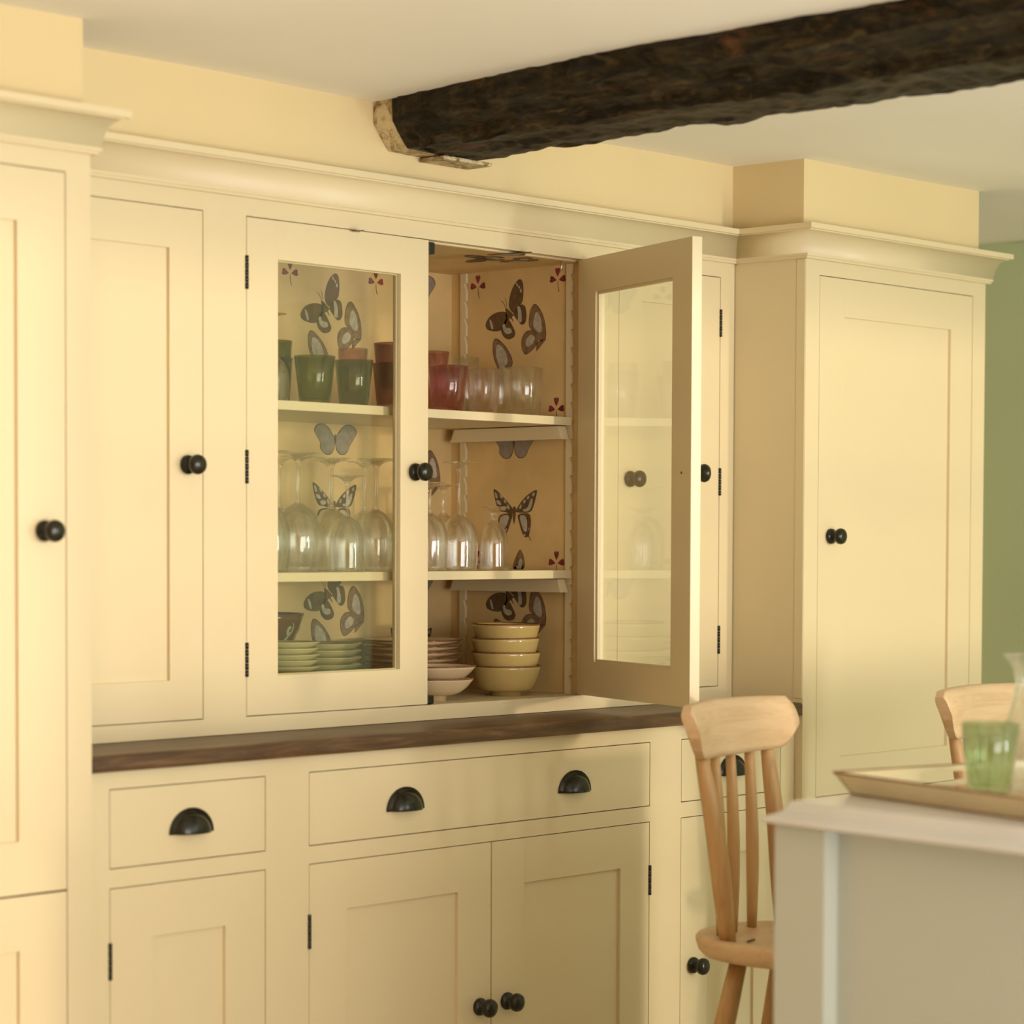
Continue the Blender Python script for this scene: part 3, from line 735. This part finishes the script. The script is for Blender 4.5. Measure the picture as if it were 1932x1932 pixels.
names = ['bottom bowl of the stack of four ochre yellow bowls', 'second bowl up in the stack of four ochre yellow bowls', 'third bowl up in the stack of four ochre yellow bowls', 'top bowl of the stack of four ochre yellow bowls']
for k in range(4):
    bowl('bowl', names[k], 'bowl', 'stack of ochre yellow bowls', (YB_[0]+random.uniform(-.001, .001), YB_[1], FLOOR3+.0278*k), .0700-.0006*k, .0585, .032, 'yellow_glaze', shape=.42, tilt=[0, .004, -.01, .012][k], t_=.003)
for k in range(2):
    bowl('bowl', ['lower cream footed bowl at the front of the cabinet floor', 'upper cream footed bowl nested at the front of the cabinet floor'][k], 'bowl', 'pair of cream footed bowls', (1.040, .254, FLOOR3+.0240*k), .077+.004*k, .043, .024, 'cream_glaze', shape=.62, hf=.010, t_=.003)
def plate_bm(r, h, rf, t_=.003):
    prof = [(0, .0015), (rf-.003, .0015), (rf-.002, 0), (rf, 0), (rf+.001, .003), (rf+(r-rf)*.55, h*.45), (r, h-.001), (r-.0005, h+.0008), (r-t_, h+.0005), (rf+(r-rf)*.5, h*.45+t_), (rf-.002, .003+t_*.6), (0, .003+t_*.5)]
    return lathe(BM(), prof, seg=56)
def plate(name, label, group, loc, r, h, rf, mat, tilt=0):
    o = obj(name, plate_bm(r, h, rf), mat, None, None, loc, True); tag(o, label, 'plate', group)
    obj('rim', rim_bm(r+.0002, h-.0008, .003), mat if mat == 'shaded_cream' else 'rim_brown', o, smooth=True)
    o.rotation_euler = (tilt, -tilt, 0); return o
ordn = ['lowest', 'second', 'third', 'fourth', 'fifth', 'sixth', 'seventh', 'eighth', 'ninth', 'tenth']
z = FLOOR3
for k in range(9):
    plate('plate', 'cream plate, %s from the bottom in the stack behind the cream footed bowls' % ordn[k], 'cream plates behind the footed bowls', (1.148, .420, z), .098+.002*(k % 2), .016, .052, 'cream_glaze', .004*((k*7) % 3-1)); z += .0118
z = FLOOR3
for k in range(8):
    plate('plate', 'shade-toned cream dish, %s from the bottom in the middle stack' % ordn[k], 'shade-toned cream dishes in the middle stack', (.857, .360, z), .065+.001*(k % 2), .020, .034, 'shaded_cream', .005*((k*5) % 3-1)); z += .0132
z = FLOOR3
for k in range(10):
    plate('shallow_bowl', 'shade-toned cream shallow bowl, %s from the bottom in the left stack' % ordn[k], 'shade-toned cream bowls in the left stack', (.692, .300, z), .064+.001*(k % 2), .020, .030, 'shaded_cream', .006*((k*5) % 3-1)); z += .0112
z = FLOOR3
for k in range(8):
    plate('plate', 'dark brown plate, %s from the bottom under the swirl bowl' % ordn[k], 'brown plates under the swirl bowl', (.785, .470, z), .042, .012, .030, 'swirl_brown'); z += .0108
o = bowl('bowl', 'dark brown bowl with pale swirls behind the left shade-toned stack', 'bowl', None, (.785, .470, z), .084, .080, .034, 'swirl_brown', 'swirl_brown', shape=.6, hf=.01)
# swirl slip decoration, flat print following the bowl wall
def bowl_r(zz, r=.084, h=.080, rf=.034, hf=.01, shape=.6):
    s = max(0, min(1, ((zz-hf)/(h-hf))))**(1/1.5); return rf+(r-rf)*s**shape
bm = BM()
def strip(pts, wd):
    L = None
    for i, (a, zz) in enumerate(pts):
        p, q = pts[max(i-1, 0)], pts[min(i+1, len(pts)-1)]
        dx, dz = (q[0]-p[0])*.075, q[1]-p[1]; ln = math.hypot(dx, dz) or 1; nx_, nz_ = -dz/ln, dx/ln
        w_ = wd*math.sin(math.pi*(i+.6)/(len(pts)+.2))
        vs = []
        for sgn in (-1, 1):
            a2 = a+sgn*nx_*w_/.075; z2 = min(.079, max(.012, zz+sgn*nz_*w_)); rr = bowl_r(z2)+.0012
            vs.append(bm.verts.new((rr*math.cos(a2), rr*math.sin(a2), z2)))
        if L: bm.faces.new((L[0], L[1], vs[1], vs[0]))
        L = vs
for k in range(7):
    a0 = math.radians(-250+k*51)
    sp = [(a0+.02*math.cos(th)*(th+1)*.75, .052+.0016*math.sin(th)*(th+1)) for th in [i*.45 for i in range(18)]]
    strip(sp, .0038); strip([(a0+.35+.02*i, .03+.006*i) for i in range(7)], .004)
    strip([(a0-.2+.05*i, .026+.0008*i*i) for i in range(6)], .004)
for f in bm.faces: f.smooth = True
obj('swirl_pattern', bm, 'swirl_pale', o)

# ------------------------------------------------------------------ island
ir = (.8, -1.6, 0); isl = thing('kitchen_island', 'kitchen island with white marble top and grey-green panelled body', 'island', ir)
Pt = [(.3476, -1.0432), (1.50, -1.020), (1.35, -2.40), (.1425, -2.40)]
def inset(poly, d):
    c = []
    n = len(poly)
    for i in range(n):
        p, q, s = Vector(poly[i-1]), Vector(poly[i]), Vector(poly[(i+1) % n])
        n1 = Vector(((q-p).y, -(q-p).x)).normalized(); n2 = Vector(((s-q).y, -(s-q).x)).normalized()
        off = (n1+n2)/(1+n1.dot(n2)); cc = sum((Vector(v) for v in poly), Vector((0, 0)))/n
        if (q+off*d-cc).length > (q-cc).length: off = -off
        c.append(tuple(q+off*d))
    return c
bm = BM(); rings = []
for d_, z_ in ((.020, .8700), (.004, .8700), (.000, .8725), (.000, .8755), (.004, .8790), (.012, .8815), (.020, .8845), (.026, .8895), (.028, .8950), (.0305, .8982), (.034, .9000)):
    P_ = inset(Pt, d_)
    # round each corner a little
    ring = []
    for i in range(4):
        p, q, s = Vector(P_[i-1]), Vector(P_[i]), Vector(P_[(i+1) % 4]); R = .010
        a = q+(p-q).normalized()*R; b_ = q+(s-q).normalized()*R
        for k in range(6):
            u_ = k/5; pt = a*(1-u_)**2+q*2*u_*(1-u_)+b_*u_**2; ring.append(bm.verts.new((pt.x, pt.y, z_)))
    rings.append(ring)
for A, B_ in zip(rings, rings[1:]):
    for k in range(len(A)): f = bm.faces.new((A[k], A[(k+1) % len(A)], B_[(k+1) % len(A)], B_[k])); f.smooth = True
bm.faces.new(list(reversed(rings[0]))); bm.faces.new(rings[-1]); bmesh.ops.recalc_face_normals(bm, faces=bm.faces)
obj('marble_top', bm, 'marble', isl, ir)
Bo = inset(Pt, .018); A0, A3 = Vector(Bo[0]), Vector(Bo[3]); dv = (A3-A0).normalized(); nv = Vector((-dv.y, dv.x))
if nv.x < 0: nv = -nv
rec = .027
Bi = [tuple(A0+nv*rec), Bo[1], Bo[2], tuple(A3+nv*rec)]
obj('body_panel', prism(BM(), [(x, y, .08) for x, y in Bi], (0, 0, .7895)), 'grey_paint', isl, ir)
for s0, s1 in ((0, .094), (1.18, 1.33)):
    a, b_ = A0+dv*s0, A0+dv*s1
    poly = [tuple(a), tuple(b_), tuple(b_+nv*(rec-.0003)), tuple(a+nv*(rec-.0003))]
    obj('corner_post', prism(BM(), [(x, y, 0) for x, y in poly], (0, 0, .8697)), 'grey_paint', isl, ir)
a, b_ = A0+dv*.0945, A0+dv*1.1795
poly = [tuple(a+nv*.006), tuple(b_+nv*.006), tuple(b_+nv*(rec-.0003)), tuple(a+nv*(rec-.0003))]
obj('plinth_board', prism(BM(), [(x, y, 0) for x, y in poly], (0, 0, .12)), 'grey_paint', isl, ir)

# ------------------------------------------------------------------ tray, glass, carafe
T0 = Vector((.499, -1.062)); a_ = Vector((-.315, -.949)).normalized(); b2 = Vector((.955, -.24)).normalized()
ZT = .9005
tr = thing('serving_tray', 'cream painted wooden serving tray with worn brown edges on the marble island', 'tray', (.7, -1.4, ZT))
LA, LB = .62, .46
def tp(s, t_, z): q = T0+a_*s+b2*t_; return Vector((q.x, q.y, z))
fl = .018
obj('tray_base', prism(BM(), [tp(fl, fl, ZT), tp(LA-fl, fl, ZT), tp(LA-fl, LB-fl, ZT), tp(fl, LB-fl, ZT)], (0, 0, .005)), 'floral', tr, (.7, -1.4, ZT))
def wall_(s0, t0, s1, t1, hole=False):
    """flaring side between two rim corners"""
    bm = BM()
    def pos(u_, h): # along, height 0..1
        s = s0+(s1-s0)*u_; t_ = t0+(t1-t0)*u_
        cs, ct = LA/2, LB/2
        k = fl*(1-h)
        s2 = s+(k if s < cs else -k)*(1 if (abs(s-0) < 1e-6 or abs(s-LA) < 1e-6) else 0)
        t2 = t_+(k if t_ < ct else -k)*(1 if (abs(t_-0) < 1e-6 or abs(t_-LB) < 1e-6) else 0)
        return s2, t2
    nn = 24; H = .030
    alongS = abs(s1-s0) > abs(t1-t0)
    inn = (0, 1) if alongS else (1, 0)
    sg = 1 if (alongS and t0 < LB/2) or (not alongS and s0 < LA/2) else -1
    rows = [0, .25, .75, 1]
    grid = {}
    for i in range(nn+1):
        for j, h in enumerate(rows):
            s2, t2 = pos(i/nn, h)
            for w_ in (0, 1):
                grid[i, j, w_] = bm.verts.new(tp(s2+inn[0]*sg*.007*w_, t2+inn[1]*sg*.007*w_, ZT+H*h+(.0 if h == 0 else 0)))
    def is_hole(i, j): return hole and j == 1 and abs((i+.5)/nn-.45) < .13
    for i in range(nn):
        for j in range(3):
            if is_hole(i, j): continue
            bm.faces.new((grid[i, j, 0], grid[i+1, j, 0], grid[i+1, j+1, 0], grid[i, j+1, 0])); bm.faces.new((grid[i, j, 1], grid[i, j+1, 1], grid[i+1, j+1, 1], grid[i+1, j, 1]))
            for di, dj, e in ((-1, 0, ((i, j), (i, j+1))), (1, 0, ((i+1, j), (i+1, j+1))), (0, -1, ((i, j), (i+1, j))), (0, 1, ((i, j+1), (i+1, j+1)))):
                ii, jj = i+di, j+dj
                if ii < 0 or ii >= nn or jj < 0 or jj > 2 or is_hole(ii, jj):
                    (p, q), (r_, s_) = e; bm.faces.new((grid[p, q, 0], grid[r_, s_, 0], grid[r_, s_, 1], grid[p, q, 1]))
    bmesh.ops.recalc_face_normals(bm, faces=bm.faces)
    return bm
for args, hole in (((0, 0, LA, 0), False), ((0, LB, LA, LB), False), ((0, 0, 0, LB), True), ((LA, 0, LA, LB), True)):
    obj('tray_side', wall_(*args, hole), 'tray', tr, (.7, -1.4, ZT))
for p, q in (((0, 0), (LA, 0)), ((0, LB), (LA, LB)), ((0, 0), (0, LB)), ((LA, 0), (LA, LB))):
    obj('worn_rim', tube(BM(), [tp(*p, ZT+.0303), tp(*q, ZT+.0303)], .0016, 8), 'tray_edge', tr, (.7, -1.4, ZT))
    k = lambda v, m_: fl if v == 0 else m_-fl
    obj('worn_foot_edge', tube(BM(), [tp(k(p[0], LA), k(p[1], LB), ZT+.0012), tp(k(q[0], LA), k(q[1], LB), ZT+.0012)], .0012, 8), 'tray_edge', tr, (.7, -1.4, ZT))
put('tumbler', tumbler_bm(.0405, .0305, .099, .003, .010, wobf(2), 56), 'table_green', (.620, -1.243, ZT+.0052), 'pale green glass tumbler standing on the cream tray', 'glass', None)
bm = BM(); pr_ = [(0, 0), (.050, 0), (.056, .004), (.058, .030), (.052, .065), (.036, .100), (.027, .130), (.0262, .150), (.030, .170), (.042, .186), (.0435, .189), (.041, .1885), (.028, .170), (.024, .150), (.0248, .130), (.034, .100), (.050, .065), (.0556, .030), (.053, .008), (0, .008)]
lathe(bm, pr_, seg=56)
put('carafe', bm, 'clear', (.770, -1.222, ZT+.0062), 'clear glass carafe with a flared lip at the right edge of the picture', 'carafe', None)

# ------------------------------------------------------------------ chairs
def make_chair(label, loc, rz, seat_z=.585):
    r = thing('chair', label, 'chair', loc, rz, None); W2 = .166
    # seat: rounded D outline, slightly dished
    n = 56; out = []
    for k in range(n):
        a = 2*math.pi*k/n; c, s = math.cos(a), math.sin(a)
        e = 2/2.5
        x = W2*abs(c)**e*(1 if c >= 0 else -1); y = -.155+.198*abs(s)**e*(1 if s >= 0 else -1)
        x *= 1-.10*max(0, (y+.16)/.2)
        out.append((x, y))
    bm = BM(); rings = []
    for sc, z in ((.86, -.038), (.93, -.035), (.975, -.026), (1.0, -.010), (1.0, -.004), (.985, 0), (.93, 0), (.80, -.003), (.55, -.008), (.25, -.010)):
        rings.append([bm.verts.new((x*sc, (y+.16)*sc-.16, seat_z+z)) for x, y in out])
    for A, B_ in zip(rings, rings[1:]):
        for k in range(n): f = bm.faces.new((A[k], A[(k+1) % n], B_[(k+1) % n], B_[k])); f.smooth = True
    bm.faces.new(list(reversed(rings[0]))); bm.faces.new(rings[-1]); bmesh.ops.recalc_face_normals(bm, faces=bm.faces)
    obj('seat', bm, 'ash', r)
    # crest rail: bowed plate with rounded corners
    bm = BM(); nx, nz = 26, 10; L = .203; H = .092; z0 = .893
    def halfh(u_):   # outline: squared top, rounded lower corners
        return 1
    grid = {}
    for side_ in (0, 1):
        for i in range(nx+1):
            u_ = -1+2*i/nx
            bow = .032*(u_*u_)           # ends come forward (-y)
            for j in range(nz+1):
                v_ = j/nz
                # corner rounding
                top_ = H-.010*max(0, (abs(u_)-.90)/.10)**2.5-.004*u_*u_; bot = .036*max(0, (abs(u_)-.74)/.26)**2.2-.004*(1-u_*u_)
                z = z0+bot+(top_-bot)*v_
                th = .0125*(1-.35*abs(2*v_-1)**3)*(1 if side_ else -1)
                grid[side_, i, j] = bm.verts.new((L*u_*(1-.02*(1-v_)**2), -bow+th+.018*v_, z))
    for i in range(nx):
        for j in range(nz):
            for sd in (0, 1):
                f = bm.faces.new((grid[sd, i, j], grid[sd, i+1, j], grid[sd, i+1, j+1], grid[sd, i, j+1])); f.smooth = True
    for i in range(nx):
        for j in (0, nz): bm.faces.new((grid[0, i, j], grid[0, i+1, j], grid[1, i+1, j], grid[1, i, j]))
    for j in range(nz):
        for i in (0, nx): bm.faces.new((grid[0, i, j], grid[0, i, j+1], grid[1, i, j+1], grid[1, i, j]))
    bmesh.ops.recalc_face_normals(bm, faces=bm.faces)
    obj('crest_rail', bm, 'ash', r)
    for s in (-1, 1):
        pts = [Vector((s*(.110+.022*u_), -.050+.046*u_-.006*math.sin(u_*math.pi), seat_z-.006+(.914-.579)*u_)) for u_ in [i/8 for i in range(9)]]
        obj('back_post', tube(BM(), pts, [.0135, .0155, .017, .0172, .0165, .0155, .0145, .0125, .0095], 16), 'ash_long_shaded', r)
    for sx in (-1, 0, 1):
        pts = [Vector((sx*(.061+.008*u_), -.006-.008*abs(sx)*(1-u_)+.007*u_-.004*math.sin(math.pi*u_)-.003*abs(sx)*u_, seat_z-.006+(.900-.579)*u_)) for u_ in [i/8 for i in range(9)]]
        obj('spindle', tube(BM(), pts, [.0085, .0095, .0105, .0112, .0112, .0105, .0098, .009, .0085], 12), 'ash_long_shaded', r)
    for sx in (-1, 1):
        for sy in (-1, 1):
            top_ = Vector((sx*.088, -.16+sy*.100, seat_z-.037)); bt = Vector((sx*.150, -.16+sy*.20, 0))
            pts = [top_.lerp(bt, u_) for u_ in [i/6 for i in range(7)]]
            obj('leg', tube(BM(), pts, [.0150, .0175, .019, .0195, .018, .015, .012], 16), 'ash_long_shaded', r)
    for sx in (-1, 1):
        a = Vector((sx*.121, -.16-.157, .25)); b_ = Vector((sx*.121, -.16+.157, .25))
        obj('stretcher', tube(BM(), [a, (a+b_)/2, b_], [.009, .012, .009], 12), 'ash_long_shaded', r)
    obj('stretcher', tube(BM(), [(-.12, -.16, .25), (0, -.16, .25), (.12, -.16, .25)], [.009, .012, .009], 12), 'ash_long_shaded', r)
    bm = BM(); box(bm, -.100, -.074, -.084, -.080, seat_z-.0035, seat_z-.0008); 
    obj('wedge_mark', bm, 'worktop', r)
    return r
c1 = make_chair('pale ash spindle-back chair in front of the right-hand base drawer', (1.035, -.468, 0), math.radians(12))
c2 = make_chair('pale ash chair behind the tumbler and carafe, beside the green wall', (1.725, -.545, 0), math.radians(4.5))
